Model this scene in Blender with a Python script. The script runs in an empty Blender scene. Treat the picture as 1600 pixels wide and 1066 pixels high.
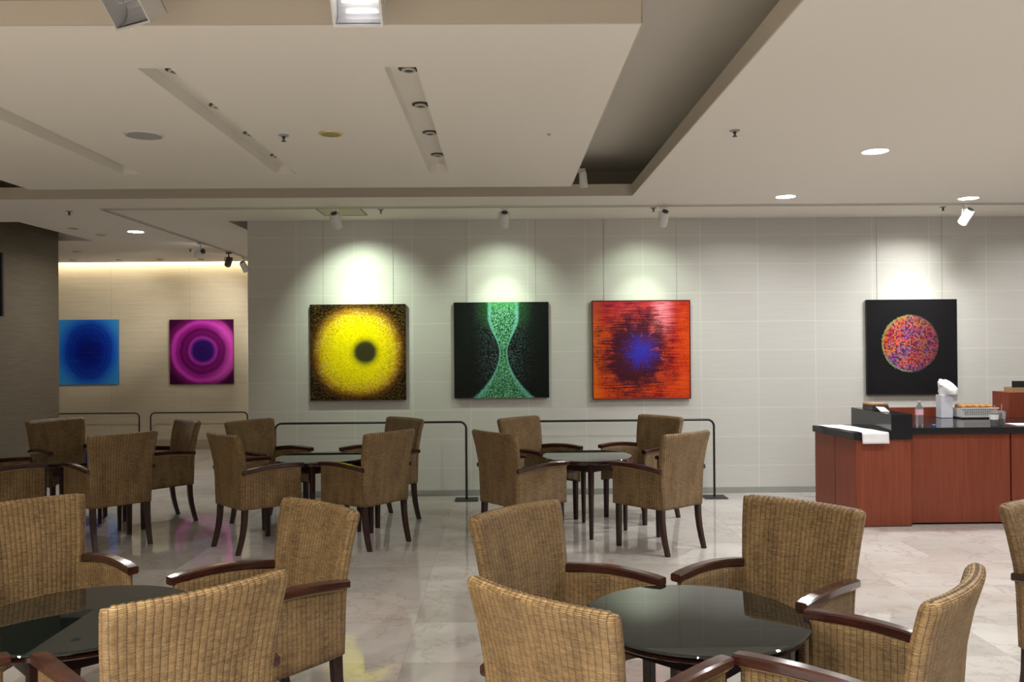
import bpy, bmesh, math, random
from mathutils import Vector, Matrix
random.seed(7)
PI = math.pi
SC = bpy.context.scene
COL = SC.collection

# ------------------------------------------------------------------ camera, world, exposure
def make_camera():
    yaw, pitch, roll = 0.011687, 0.004403, -0.008043
    f = Vector((math.sin(yaw)*math.cos(pitch), math.cos(yaw)*math.cos(pitch), math.sin(pitch)))
    r = Vector((math.cos(yaw), -math.sin(yaw), 0)); u = r.cross(f)
    r2 = math.cos(roll)*r + math.sin(roll)*u
    u2 = -math.sin(roll)*r + math.cos(roll)*u
    m = Matrix((r2, u2, -f)).transposed().to_4x4()
    m.translation = Vector((0, 0, 1.56))
    cd = bpy.data.cameras.new('camera'); cd.sensor_width = 36; cd.sensor_fit = 'HORIZONTAL'
    cd.lens = 1315.94/1600*36; cd.clip_start = .05; cd.clip_end = 60
    o = bpy.data.objects.new('camera', cd); COL.objects.link(o); o.matrix_world = m
    SC.camera = o
make_camera()
SC.view_settings.view_transform = 'Standard'
SC.view_settings.look = 'None'
SC.view_settings.gamma = 1
SC.view_settings.use_curve_mapping = False
SC.view_settings.exposure = 1.1
wd = bpy.data.worlds.new('world'); SC.world = wd; wd.use_nodes = True
wd.node_tree.nodes['Background'].inputs[0].default_value = (.9, .85, .78, 1)
wd.node_tree.nodes['Background'].inputs[1].default_value = 0.05
try:
    SC.cycles.max_bounces = 8; SC.cycles.diffuse_bounces = 5; SC.cycles.glossy_bounces = 4
    SC.cycles.sample_clamp_indirect = 4; SC.cycles.use_denoising = True
    SC.cycles.caustics_reflective = False; SC.cycles.caustics_refractive = False
except Exception: pass

WARM = (1.0, .92, .80); NEUT = (1.0, .98, .965); GREENISH = (.85, 1.0, .76)
DOWN_W = 12      # power of one lit ceiling downlight
SPOT_W = 19      # power of one picture spotlight
Y_WALL = 8.75; ZC = 2.863; ZU = 3.25; Y_FAR = 13.0

# ------------------------------------------------------------------ node helpers
class N:
    def __init__(s, nt, k): s.nt, s.k = nt, k
    def _m(s, op, *a):
        n = s.nt.nodes.new('ShaderNodeMath'); n.operation = op
        for i, v in enumerate((s,)+a):
            if isinstance(v, N): s.nt.links.new(v.k, n.inputs[i])
            else: n.inputs[i].default_value = v
        return N(s.nt, n.outputs[0])
    def __add__(s, o): return s._m('ADD', o)
    __radd__ = __add__
    def __sub__(s, o): return s._m('SUBTRACT', o)
    def __rsub__(s, o): return (s*-1)+o
    def __mul__(s, o): return s._m('MULTIPLY', o)
    __rmul__ = __mul__
    def __truediv__(s, o): return s._m('DIVIDE', o)
    def sin(s): return s._m('SINE')
    def cos(s): return s._m('COSINE')
    def abs(s): return s._m('ABSOLUTE')
    def floor(s): return s._m('FLOOR')
    def fract(s): return s._m('FRACT')
    def sqrt(s): return s._m('SQRT')
    def pow(s, o): return s._m('POWER', o)
    def min(s, o): return s._m('MINIMUM', o)
    def max(s, o): return s._m('MAXIMUM', o)
    def gt(s, o): return s._m('GREATER_THAN', o)
    def lt(s, o): return s._m('LESS_THAN', o)
    def atan2(s, o): return s._m('ARCTAN2', o)
    def smooth(s, a, b, lo=0., hi=1.):
        n = s.nt.nodes.new('ShaderNodeMapRange'); n.interpolation_type = 'SMOOTHSTEP'
        s.nt.links.new(s.k, n.inputs[0])
        for i, v in zip((1, 2, 3, 4), (a, b, lo, hi)): n.inputs[i].default_value = v
        return N(s.nt, n.outputs[0])
class MatB:
    def __init__(s, name, **p):
        s.m = bpy.data.materials.new(name); s.m.use_nodes = True; s.nt = s.m.node_tree
        s.b = s.nt.nodes['Principled BSDF']
        for k, v in p.items():
            k = {'rough': 'Roughness', 'metal': 'Metallic', 'spec': 'Specular IOR Level', 'coat': 'Coat Weight', 'ior': 'IOR', 'trans': 'Transmission Weight', 'coatr': 'Coat Roughness', 'alpha': 'Alpha'}[k]
            s.b.inputs[k].default_value = v
    def coord(s, which='Object'):
        t = s.nt.nodes.new('ShaderNodeTexCoord'); sp = s.nt.nodes.new('ShaderNodeSeparateXYZ')
        s.nt.links.new(t.outputs[which], sp.inputs[0])
        return [N(s.nt, o) for o in sp.outputs]
    def world(s):
        t = s.nt.nodes.new('ShaderNodeNewGeometry'); sp = s.nt.nodes.new('ShaderNodeSeparateXYZ')
        s.nt.links.new(t.outputs['Position'], sp.inputs[0])
        return [N(s.nt, o) for o in sp.outputs]
    def vec(s, x, y, z=0.):
        n = s.nt.nodes.new('ShaderNodeCombineXYZ')
        for i, v in enumerate((x, y, z)):
            if isinstance(v, N): s.nt.links.new(v.k, n.inputs[i])
            else: n.inputs[i].default_value = v
        return n.outputs[0]
    def noise(s, x, y, z=0., scale=1., detail=2., rough=.5):
        n = s.nt.nodes.new('ShaderNodeTexNoise'); n.inputs['Scale'].default_value = scale
        n.inputs['Detail'].default_value = detail; n.inputs['Roughness'].default_value = rough
        s.nt.links.new(s.vec(x, y, z), n.inputs['Vector']); return N(s.nt, n.outputs['Fac'])
    def white(s, x, y, z=0., color=False):
        n = s.nt.nodes.new('ShaderNodeTexWhiteNoise'); s.nt.links.new(s.vec(x, y, z), n.inputs['Vector'])
        return N(s.nt, n.outputs['Color' if color else 'Value'])
    def mix(s, f, a, b, mode='MIX'):
        n = s.nt.nodes.new('ShaderNodeMix'); n.data_type = 'RGBA'; n.blend_type = mode
        for i, v in ((0, f), (6, a), (7, b)):
            if isinstance(v, N): s.nt.links.new(v.k, n.inputs[i])
            elif i == 0: n.inputs[0].default_value = v
            else: n.inputs[i].default_value = (*v, 1)
        return N(s.nt, n.outputs[2])
    def ramp(s, f, stops):
        n = s.nt.nodes.new('ShaderNodeValToRGB'); s.nt.links.new(f.k, n.inputs[0]); e = n.color_ramp.elements
        while len(e) < len(stops): e.new(.5)
        for el, (p, c) in zip(e, stops): el.position = p; el.color = (*c, 1)
        return N(s.nt, n.outputs[0])
    def color(s, c):
        if isinstance(c, N): s.nt.links.new(c.k, s.b.inputs['Base Color'])
        else: s.b.inputs['Base Color'].default_value = (*c, 1)
        return s
    def rough(s, r): s.nt.links.new(r.k, s.b.inputs['Roughness']); return s
    def bump(s, h, dist=.002, strength=1.):
        n = s.nt.nodes.new('ShaderNodeBump'); n.inputs['Distance'].default_value = dist; n.inputs['Strength'].default_value = strength
        s.nt.links.new(h.k, n.inputs['Height']); s.nt.links.new(n.outputs[0], s.b.inputs['Normal'])
        if s.b.inputs['Coat Weight'].default_value > 0: pass
        return s
    def emit(s, c, k):
        s.b.inputs['Emission Color'].default_value = (*c, 1); s.b.inputs['Emission Strength'].default_value = k; return s

def flat(name, c, **p): return MatB(name, **p).color(c).m

def wicker_mat():
    M = MatB('wicker', rough=.5, spec=.35)
    u, v, _ = M.coord('UV')
    S, H = .0215, .0044
    s = u/S; r = (v/H).floor(); fr = (v/H).fract()
    row = 1 - ((fr*2-1).pow(2))
    alt = ((s + r)*PI).sin()
    rib = (s*PI).sin().abs()
    h = row*.62 + alt*row*.34 + rib*.22
    n1 = M.noise(u*22, r*3.7, 0, 1, 2); n2 = M.noise(u*16, v*5, 1.3, 1, 3); n4 = M.noise(u*90, v*60, 4., 1, 2)
    n3 = M.white(s.floor(), (v/.0044/2).floor(), 2.)
    t = n1*.42 + n2*.46 + n3*.08 + n4*.30 - .13
    c = M.ramp(t, [(.22, (.078, .045, .020)), (.42, (.200, .125, .056)), (.60, (.33, .215, .096)), (.85, (.48, .345, .17))])
    c = M.mix(h.smooth(.05, .55, .80, 0.), c, (.06, .030, .013))
    c = M.mix(rib.smooth(.02, .32, .78, 0.), c, (.045, .022, .010))  # dark gaps between strands and ribs: occlusion put into the colour
    M.color(c).bump(h, .0034, 1.)
    return M.m
def wood_mat(name, a, b, rough=.16, scale=1., coat=.4):
    M = MatB(name, rough=rough, spec=.5, coat=coat, coatr=.08)
    x, y, z = M.coord('Object')
    g = M.noise(x*40*scale, y*4*scale, z*40*scale, 1, 3)
    M.color(M.mix(g.smooth(.3, .75), a, b)); return M.m
def veneer_mat():
    M = MatB('cherry_veneer', rough=.38, spec=.35)
    x, y, z = M.world()
    g = M.noise(x*55, y*55, z*2.2, 1, 3, .6); g2 = M.noise(x*3, y*3, z*.6, 1, 2)
    c = M.mix(g.smooth(.3, .7), (.185, .040, .019), (.235, .056, .027))
    c = M.mix(g2.smooth(.35, .7, 0, .35), c, (.15, .033, .017))
    M.color(c); return M.m
def wall_tile_mat():
    M = MatB('wall_panel', rough=.42, spec=.35)
    x, y, z = M.world()
    fx = ((x-.27+60)/.6).fract(); fz = ((z+.015+60)/.3).fract()
    jx = (fx-.5).abs().gt(.4935); jz = (fz-.5).abs().gt(.489); j = jx.max(jz)
    st = M.noise(x*3, y*3, z*130, 1, 2); tile = M.white(((x-.27+60)/.6).floor(), ((z+.015+60)/.3).floor(), 0)
    base = M.mix(st.smooth(.25, .8), (.56, .56, .53), (.60, .60, .57))
    base = M.mix(tile*.14, base, (.46, .46, .42))
    M.color(M.mix(j*.62, base, (.72, .72, .69))).bump(st*.4-j*.6, .0006, .4); return M.m
def far_wall_mat():
    M = MatB('travertine_wall', rough=.55, spec=.3)
    x, y, z = M.world()
    a = M.noise(x*1.6, y*1.6, z*26, 1, 4, .6); b = M.noise(x*14, 0, z*90, 1, 2)
    jx = ((((x+60)/1.2).fract())-.5).abs().gt(.4965)
    c = M.mix((a*.7+b*.3).smooth(.3, .72), (.55, .485, .36), (.63, .57, .44))
    M.color(M.mix(jx*.35, c, (.3, .24, .15))); return M.m
def column_mat():
    M = MatB('column_cladding', rough=.5, spec=.3)
    x, y, z = M.world()
    a = M.noise(x*3, y*3, z*60, 1, 3); M.color(M.mix(a.smooth(.3, .7), (.108, .090, .064), (.132, .112, .080))); return M.m
def floor_mat():
    M = MatB('polished_marble', rough=.09, spec=.6)
    x, y, z = M.world()
    T = .6
    ax, ay = (x+.5+60)/T, (y-.55+60)/T
    ix, iy = ax.floor(), ay.floor()
    j = (ax.fract()-.5).abs().gt(.4975).max((ay.fract()-.5).abs().gt(.4975))
    w = M.white(ix, iy, 0); w2 = M.white(ix, iy, 5.)
    big = M.noise(x+w*9, y*1.3+w2*7, w*5, 1.6, 5, .6)
    vein = M.noise(x*2.2+w*30, y*2.2+w2*30, 0, 1, 6, .62)
    vv = ((vein-.5).abs()).smooth(0., .022, 1., 0.)
    c = M.mix(big.smooth(.3, .7), (.52, .485, .45), (.62, .595, .57))
    c = M.mix(w.smooth(.55, 1., 0., .55), c, (.40, .375, .345))
    patch = M.noise(x*1.1, y*1.1, 3, 1, 2).smooth(.6, .75, 0, .30)
    c = M.mix(vv*.28, c, (.30, .22, .18))
    c = M.mix(patch, c, (.55, .455, .42))
    c = M.mix(j*.5, c, (.30, .27, .24))
    M.color(c); M.rough(big*.05+.025); return M.m

MAT = dict(
    wicker=wicker_mat(),
    wood=wood_mat('dark_wood', (.026, .009, .007), (.058, .017, .011), .2),
    legwood=wood_mat('leg_wood', (.022, .009, .007), (.040, .014, .010), .3, 1, .1),
    seat=flat('seat_fabric', (.045, .026, .034), rough=.8),
    glass=MatB('tinted_glass', rough=.015, ior=1.5, coat=.45, coatr=.01).color((.006, .009, .008)).m,
    glassedge=MatB('glass_edge', rough=.05, ior=1.5).color((.01, .02, .017)).m,
    black=flat('black_metal', (.012, .012, .012), rough=.4),
    blackbase=flat('black_base', (.018, .018, .018), rough=.5),
    ceil=flat('ceiling_paint', (.82, .79, .73), rough=.9, spec=.2),
    edge_shade=flat('painted_edge_shade', (.56, .505, .43), rough=.9, spec=.2),
    upper=flat('cove_paint', (.70, .67, .61), rough=.9, spec=.2),
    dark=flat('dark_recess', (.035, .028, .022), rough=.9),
    white=flat('white_enamel', (.72, .72, .72), rough=.35),
    offwhite=flat('white_plastic', (.62, .60, .56), rough=.5),
    cream=flat('hatch_paint', (.56, .54, .38), rough=.8),
    hatchedge=flat('hatch_trim', (.28, .27, .20), rough=.6),
    grille=flat('speaker_grille', (.36, .37, .38), rough=.7),
    gold=flat('brass_rim', (.65, .5, .22), rough=.35, metal=.7),
    golddark=flat('lamp_interior', (.25, .21, .12), rough=.5),
    chrome=flat('chrome', (.7, .7, .7), rough=.25, metal=.5),
    darkmetal=flat('dark_metal', (.05, .045, .04), rough=.4),
    reflector=flat('reflector', (.62, .62, .65), rough=.3, metal=.45),
    lampon=MatB('lamp_glow').color((1, 1, 1)).emit((1, .97, .92), 14).m,
    floodon=MatB('flood_glow').color((1, 1, 1)).emit((1, .97, .95), 3.5).m,
    spoton=MatB('spot_glow').color((1, 1, 1)).emit((1, .97, .86), 10).m,
    strip=MatB('strip_glow').color((1, 1, 1)).emit((1, .88, .66), 3.0).m,
    wall=wall_tile_mat(), farwall=far_wall_mat(), column=column_mat(), floor=floor_mat(),
    plainwall=flat('plain_wall', (.45, .40, .33), rough=.8),
    skirt=flat('grey_skirting', (.30, .31, .29), rough=.45),
    farskirt=flat('stone_skirting', (.40, .34, .25), rough=.4),
    veneer=veneer_mat(), kick=flat('kick_board', (.03, .012, .008), rough=.6),
    granite=flat('black_granite', (.014, .015, .018), rough=.13),
    paperw=flat('white_paper', (.80, .80, .82), rough=.8),
    cloth=flat('white_cloth', (.78, .77, .80), rough=.9),
    card=flat('cardboard', (.36, .23, .12), rough=.8),
    carddark=flat('dark_card', (.05, .035, .025), rough=.7),
    bag=flat('white_bag', (.88, .88, .90), rough=.4),
    carton=flat('milk_carton', (.66, .68, .76), rough=.45),
    pet=MatB('clear_plastic', rough=.06, trans=.85, ior=1.3).color((.85, .88, .9)).m,
    pinklab=flat('pink_label', (.72, .42, .52), rough=.6),
    bluecap=flat('blue_plastic', (.05, .12, .35), rough=.4),
    pastry=flat('baked_crust', (.42, .22, .09), rough=.7),
    coffee=flat('iced_coffee', (.16, .06, .028), rough=.2),
    straw=flat('pink_straw', (.72, .28, .28), rough=.4),
    greycap=flat('grey_cap', (.30, .34, .30), rough=.5),
)

# ------------------------------------------------------------------ mesh helpers
def mesh_obj(name, bm, mat, parent=None, smooth=False, loc=None):
    me = bpy.data.meshes.new(name); bmesh.ops.recalc_face_normals(bm, faces=bm.faces); bm.to_mesh(me); bm.free()
    mats = mat if isinstance(mat, (list, tuple)) else [mat]
    for m in mats: me.materials.append(m)
    if smooth:
        me.polygons.foreach_set('use_smooth', [True]*len(me.polygons))
        if smooth != 'all':
            try: me.set_sharp_from_angle(angle=math.radians(smooth if smooth is not True else 40))
            except Exception: pass
    o = bpy.data.objects.new(name, me); COL.objects.link(o)
    if parent: o.parent = parent
    if loc: o.location = loc
    return o
def thing(name, label, cat, loc=(0, 0, 0), rz=0., group=None):
    o = bpy.data.objects.new(name, None); o.empty_display_size = .1; COL.objects.link(o)
    o.location = loc; o.rotation_euler = (0, 0, rz); return tag(o, label, cat, group)
def tag(o, label, cat, group=None):
    o['label'] = label; o['category'] = cat
    if group: o['group'] = group
    return o
def struct(name, bm, mat, smooth=False):
    o = mesh_obj(name, bm, mat, smooth=smooth); o['kind'] = 'structure'; return o
def box(bm, x0, x1, y0, y1, z0, z1, bev=0., mi=0):
    vs = [bm.verts.new((x, y, z)) for x in (x0, x1) for y in (y0, y1) for z in (z0, z1)]
    fs = [bm.faces.new([vs[i] for i in q]) for q in ((0, 1, 3, 2), (4, 6, 7, 5), (0, 4, 5, 1), (2, 3, 7, 6), (0, 2, 6, 4), (1, 5, 7, 3))]
    for f in fs: f.material_index = mi
    if bev > 0:
        es = list({e for f in fs for e in f.edges})
        r = bmesh.ops.bevel(bm, geom=es, offset=bev, segments=2, affect='EDGES', profile=.5)
    return fs
def prism(bm, poly, z0, z1, bev=0., mi=0):
    lo = [bm.verts.new((x, y, z0)) for x, y in poly]; hi = [bm.verts.new((x, y, z1)) for x, y in poly]
    n = len(poly); fs = [bm.faces.new(lo[::-1]), bm.faces.new(hi)]
    fs += [bm.faces.new([lo[i], lo[(i+1) % n], hi[(i+1) % n], hi[i]]) for i in range(n)]
    for f in fs: f.material_index = mi
    if bev: bmesh.ops.bevel(bm, geom=list({e for f in fs for e in f.edges}), offset=bev, segments=2, affect='EDGES')
    return fs
def lathe(bm, prof, c=(0, 0, 0), seg=32, axis=None, mi=0):
    """profile of (radius, height) about z through c; axis: a Matrix turning it"""
    rings = []
    for r, h in prof:
        ring = []
        for i in range(seg):
            a = 2*PI*i/seg; p = Vector((r*math.cos(a), r*math.sin(a), h))
            if axis is not None: p = axis @ p
            ring.append(bm.verts.new(p+Vector(c)))
        rings.append(ring)
    for a, b in zip(rings, rings[1:]):
        for i in range(seg):
            f = bm.faces.new([a[i], a[(i+1) % seg], b[(i+1) % seg], b[i]]); f.material_index = mi
    for ring in (rings[0], rings[-1]):
        f = bm.faces.new(ring); f.material_index = mi
def tube(bm, pts, r, seg=10, mi=0):
    pts = [Vector(p) for p in pts]; rings = []
    up = Vector((0, 0, 1))
    n0 = None
    for i, p in enumerate(pts):
        d = (pts[min(i+1, len(pts)-1)]-pts[max(i-1, 0)]).normalized()
        if n0 is None:
            n0 = d.cross(up if abs(d.z) < .9 else Vector((1, 0, 0))).normalized()
        else: n0 = (n0 - d*n0.dot(d)).normalized()
        b = d.cross(n0); rr = r[i] if isinstance(r, (list, tuple)) else r
        rings.append([bm.verts.new(p+rr*(math.cos(2*PI*k/seg)*n0+math.sin(2*PI*k/seg)*b)) for k in range(seg)])
    for a, b in zip(rings, rings[1:]):
        for k in range(seg):
            f = bm.faces.new([a[k], a[(k+1) % seg], b[(k+1) % seg], b[k]]); f.material_index = mi
    bm.faces.new(rings[0][::-1]).material_index = mi; bm.faces.new(rings[-1]).material_index = mi
def slab_holes(bm, xs, ys, hole, z0, z1):
    """a slab on the grid xs by ys with the cells where hole(x, y) is true left open"""
    nx, ny = len(xs)-1, len(ys)-1
    solid = lambda i, j: 0 <= i < nx and 0 <= j < ny and not hole((xs[i]+xs[i+1])/2, (ys[j]+ys[j+1])/2)
    V = {}
    def v(i, j, k):
        if (i, j, k) not in V: V[i, j, k] = bm.verts.new((xs[i], ys[j], (z0, z1)[k]))
        return V[i, j, k]
    for i in range(nx):
        for j in range(ny):
            if not solid(i, j): continue
            bm.faces.new([v(i, j, 0), v(i, j+1, 0), v(i+1, j+1, 0), v(i+1, j, 0)])
            bm.faces.new([v(i, j, 1), v(i+1, j, 1), v(i+1, j+1, 1), v(i, j+1, 1)])
            for di, dj, a, b in ((-1, 0, (i, j), (i, j+1)), (1, 0, (i+1, j+1), (i+1, j)), (0, -1, (i+1, j), (i, j)), (0, 1, (i, j+1), (i+1, j+1))):
                if not solid(i+di, j+dj): bm.faces.new([v(*a, 0), v(*a, 1), v(*b, 1), v(*b, 0)])
def nb(): return bmesh.new()
def copy_thing(root, loc, rz, label, group=None):
    r = root.copy(); COL.objects.link(r); r.location = loc; r.rotation_euler = (0, 0, rz); r['label'] = label
    if group: r['group'] = group
    for ch in list(root.children):
        c = ch.copy(); COL.objects.link(c); c.parent = r
        for g in list(ch.children):
            d = g.copy(); COL.objects.link(d); d.parent = c
    return r
def lamp(name, kind, loc, power, color, parent=None, target=None, **kw):
    ld = bpy.data.lights.new(name, kind); ld.energy = power; ld.color = color
    for k, v in kw.items(): setattr(ld, k, v)
    o = bpy.data.objects.new(name, ld); COL.objects.link(o)
    o.location = loc
    if target is not None:
        o.rotation_euler = (Vector(target)-Vector(loc)).to_track_quat('-Z', 'Y').to_euler()
    if parent: o.parent = parent
    return o

# ------------------------------------------------------------------ the room
X0, X1, YB = -9.5, 7.5, -4.0
b = nb(); box(b, X0-.2, X1+.2, YB-.2, Y_FAR+.2, -.15, 0); struct('floor', b, MAT['floor'])
OPEN = (-4.4, 1.16, -2.5, 7.40)     # the big opening the floating panel hangs in
COLH = (-8.2, -4.96, 8.71, 10.28)   # the recess round the column
ENDH = (-2.83, -2.63, 8.75, 11.2)   # the slot beside the end of the picture wall
def in_hole(x, y): return any(a < x < b_ and c < y < d for a, b_, c, d in (OPEN, COLH, ENDH))
b = nb()
slab_holes(b, sorted({X0, X1, -4.4, 1.16, -8.2, -4.96, -2.83, -2.63}), sorted({YB, 12.88, -2.5, 7.40, 8.71, 10.28, 8.75, 11.2}), in_hole, ZC, ZC+.103)
struct('ceiling', b, MAT['ceil'])
b = nb(); box(b, X0-.2, X1+.2, YB-.2, Y_FAR+.2, ZU, ZU+.15); struct('ceiling', b, MAT['upper'])
b = nb()    # upright boards that close the cove behind its lip
box(b, -5.2, 1.95, 8.2, 8.26, ZC+.103, ZU); box(b, 1.9, 1.96, -2.6, 8.2, ZC+.103, ZU); box(b, -5.2, -5.14, -2.6, 8.2, ZC+.103, ZU)
struct('trim_1', b, MAT['upper'])
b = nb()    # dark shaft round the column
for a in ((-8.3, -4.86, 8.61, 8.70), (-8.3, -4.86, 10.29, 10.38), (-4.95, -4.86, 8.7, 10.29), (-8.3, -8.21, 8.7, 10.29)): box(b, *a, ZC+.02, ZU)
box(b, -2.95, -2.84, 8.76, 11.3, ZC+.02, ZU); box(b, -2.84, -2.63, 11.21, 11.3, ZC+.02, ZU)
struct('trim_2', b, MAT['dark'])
b = nb(); box(b, -2.63, X1+.2, Y_WALL, Y_WALL+2.9, 0, ZU); struct('wall_back', b, MAT['wall'])
b = nb(); box(b, X0-.2, X1+.2, Y_FAR, Y_FAR+.2, 0, ZU); struct('wall_far', b, MAT['farwall'])
b = nb(); box(b, X0-.2, X0, YB, Y_FAR, 0, ZU); struct('wall_left', b, MAT['plainwall'])
b = nb(); box(b, X1, X1+.2, YB, Y_WALL, 0, ZU); struct('wall_right', b, MAT['plainwall'])
b = nb(); box(b, X0-.2, X1+.2, YB-.2, YB, 0, ZU); struct('wall_front', b, MAT['column'])
b = nb(); box(b, -2.64, X1, Y_WALL-.012, Y_WALL, 0, .06, .002); struct('baseboard_back', b, MAT['skirt'])
b = nb(); box(b, X0, 5, Y_FAR-.02, Y_FAR, 0, .14, .003); struct('baseboard_far', b, MAT['farskirt'])
# column
b = nb(); box(b, -6.6, -5.28, 8.9, 10.1, 0, ZU, .006); struct('wall_column', b, MAT['column'])
t = thing('wall_screen', 'dark flat screen on the front of the brown column', 'screen', (-5.62, 8.9, 1.9))
b = nb(); box(b, -.4, .4, -.035, 0, 0, .67, .006); mesh_obj('housing', b, MAT['black'], t)
b = nb(); box(b, -.38, .38, -.039, -.035, .02, .65); mesh_obj('display', b, MAT['granite'], t)

# floating ceiling panel with three recessed slots
SL = [(-.541, -.392), (-1.69, -1.54), (-2.84, -2.69)]; SY = (3.94, 6.365)
xs = sorted([-3.86, .577]+[v for s in SL for v in s]); ys = [3.42, SY[0], SY[1], 6.94]
b = nb()
slab_holes(b, xs, ys, lambda x, y: SY[0] < y < SY[1] and any(p < x < q for p, q in SL), ZC, ZC+.07)
box(b, -3.86, .577, 3.42, 6.94, ZC+.0702, ZC+.10)
struct('ceiling', b, MAT['ceil'])
b = nb()   # hangers that carry the panel
for x, y in ((-3.3, 3.8), (-3.3, 6.5), (0.1, 3.8), (0.1, 6.5)): box(b, x-.02, x+.02, y-.02, y+.02, ZC+.1, ZU)
struct('trim_3', b, MAT['dark'])
def slot_lamp(x, y, label):
    t = thing('gimbal_lamp', label, 'lamp', (x, y, ZC+.07), 0, 'unlit lamps in the ceiling slots')
    b = nb(); lathe(b, [(.050, 0), (.050, -.006), (.040, -.008), (.040, -.001)], seg=28); mesh_obj('trim_ring', b, MAT['darkmetal'], t, smooth=30)
    b = nb(); lathe(b, [(.036, -.002), (.036, -.014), (.026, -.016), (.026, -.006)], seg=28); mesh_obj('lamp_ring', b, MAT['offwhite'], t, smooth=30)
    b = nb(); lathe(b, [(.022, -.004), (.022, -.012), (.012, -.016)], seg=20); mesh_obj('bulb', b, MAT['darkmetal'], t, smooth=30)
names = ['nearest the camera', 'second from the camera', 'third from the camera', 'farthest from the camera']
for i, y in enumerate((4.17, 4.79, 5.42, 6.05)):
    slot_lamp(-.452, y, 'unlit round lamp in the right ceiling slot, %s' % names[i])
for i, y in enumerate((4.17, 4.79, 5.42, 6.05)):
    slot_lamp(-1.60, y, 'unlit round lamp in the middle ceiling slot, %s' % names[i])

# added boards whose darker beige stands in for shade on panel and opening edges
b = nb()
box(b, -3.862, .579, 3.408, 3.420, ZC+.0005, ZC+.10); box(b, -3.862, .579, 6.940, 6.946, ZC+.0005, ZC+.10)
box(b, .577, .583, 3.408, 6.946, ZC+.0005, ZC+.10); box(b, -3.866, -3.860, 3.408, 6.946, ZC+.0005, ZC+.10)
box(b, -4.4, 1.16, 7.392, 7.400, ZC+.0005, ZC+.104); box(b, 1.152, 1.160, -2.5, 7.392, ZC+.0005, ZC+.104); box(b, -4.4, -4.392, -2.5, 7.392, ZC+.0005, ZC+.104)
struct('trim_4', b, MAT['edge_shade'])

# picture-light tracks
t = thing('lighting_track', 'long white ceiling track running along the picture wall', 'light track', (0, 0, 0))
b = nb(); box(b, -3.70, 6.6, 7.88, 7.92, ZC-.014, ZC, .002); mesh_obj('rail', b, MAT['offwhite'], t)
b = nb(); box(b, -3.70, 6.6, 7.894, 7.906, ZC-.0155, ZC-.014); mesh_obj('channel', b, MAT['darkmetal'], t)
t = thing('lighting_track', 'white ceiling track running away towards the purple painting', 'light track', (0, 0, 0))
b = nb(); box(b, -3.74, -3.70, 7.88, 12.6, ZC-.014, ZC, .002); mesh_obj('rail', b, MAT['offwhite'], t)
b = nb(); box(b, -3.726, -3.714, 7.9, 12.6, ZC-.0155, ZC-.014); mesh_obj('channel', b, MAT['darkmetal'], t)

def track_spot(x, y, aim, label, body='white', on=True, power=SPOT_W, angle=62, drop=.10, color=GREENISH, spill=.75):
    t = thing('track_spotlight', label, 'spotlight', (x, y, ZC-.016), 0, 'spotlights on the ceiling tracks')
    piv = Vector((0, 0, -drop)); d = (Vector(aim)-(Vector((x, y, ZC-.016))+piv)).normalized()
    rot = d.to_track_quat('Z', 'Y').to_matrix()
    b = nb(); box(b, -.035, .035, -.016, .016, -.018, 0, .003); lathe(b, [(.009, -.018), (.009, -drop+.052)], seg=12); mesh_obj('track_adapter', b, MAT[body], t)
    side = d.cross(Vector((0, 0, 1))).normalized()
    b = nb()
    for s in (-1, 1): tube(b, [(0, 0, -drop+.056), side*s*.052+Vector((0, 0, -drop+.056)), side*s*.052+piv], .005, 6)
    mesh_obj('yoke', b, MAT[body], t)
    c = piv
    b = nb(); lathe(b, [(.028, -.066), (.040, -.060), (.045, -.045), (.046, .085), (.043, .088), (.040, .070), (.0, .068)][:6], c, 28, rot); mesh_obj('lamp_head', b, MAT[body], t, smooth=30)
    b = nb(); lathe(b, [(.030, -.0665), (.030, -.070)], c, 20, rot); mesh_obj('rear_cap', b, MAT['darkmetal'], t, smooth=30)
    b = nb(); lathe(b, [(.039, .072), (.039, .074)], c, 24, rot); mesh_obj('lens', b, MAT['spoton' if on else 'grille'], t)
    if on:
        lamp('bulb', 'SPOT', tuple(c+d*.10), power, color, t, tuple(c+d), spot_size=math.radians(angle), spot_blend=1.0, shadow_soft_size=.03)
        if spill: lamp('reflector_spill', 'SPOT', tuple(c+d*.10), power*spill, color, t, tuple(c+d), spot_size=math.radians(94), spot_blend=1.0, shadow_soft_size=.04)
    return t
PX = [-1.488, -.008, 1.442, 4.26]
track_spot(-1.55, 7.9, (-1.42, Y_WALL, 1.84), 'white track spotlight above the yellow ring painting', angle=46, spill=2.0)
track_spot(.03, 7.9, (0.0, Y_WALL, 1.84), 'white track spotlight above the green hourglass painting', angle=46, power=SPOT_W*1.35)
track_spot(1.53, 7.9, (1.44, Y_WALL, 1.84), 'white track spotlight above the red painting with blue centre', angle=46)
track_spot(4.40, 7.9, (4.20, Y_WALL, 1.84), 'bright white track spotlight above the painting of a coloured disc', angle=46, color=(1, 1, .9))
track_spot(-3.72, 10.45, (-6.2, Y_FAR, 2.0), 'white track spotlight nearest on the track going away', angle=42, power=110, color=WARM, drop=.12, spill=0)
track_spot(-3.72, 11.52, (-4.45, Y_FAR, 2.0), 'dark metal track spotlight between two white ones', body='darkmetal', angle=60, power=45, color=WARM, drop=.12, spill=0)
track_spot(-3.72, 12.2, (-3.3, Y_FAR, 1.5), 'white track spotlight at the end of the wall edge', angle=70, power=45, color=WARM, drop=.12, spill=0)

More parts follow.
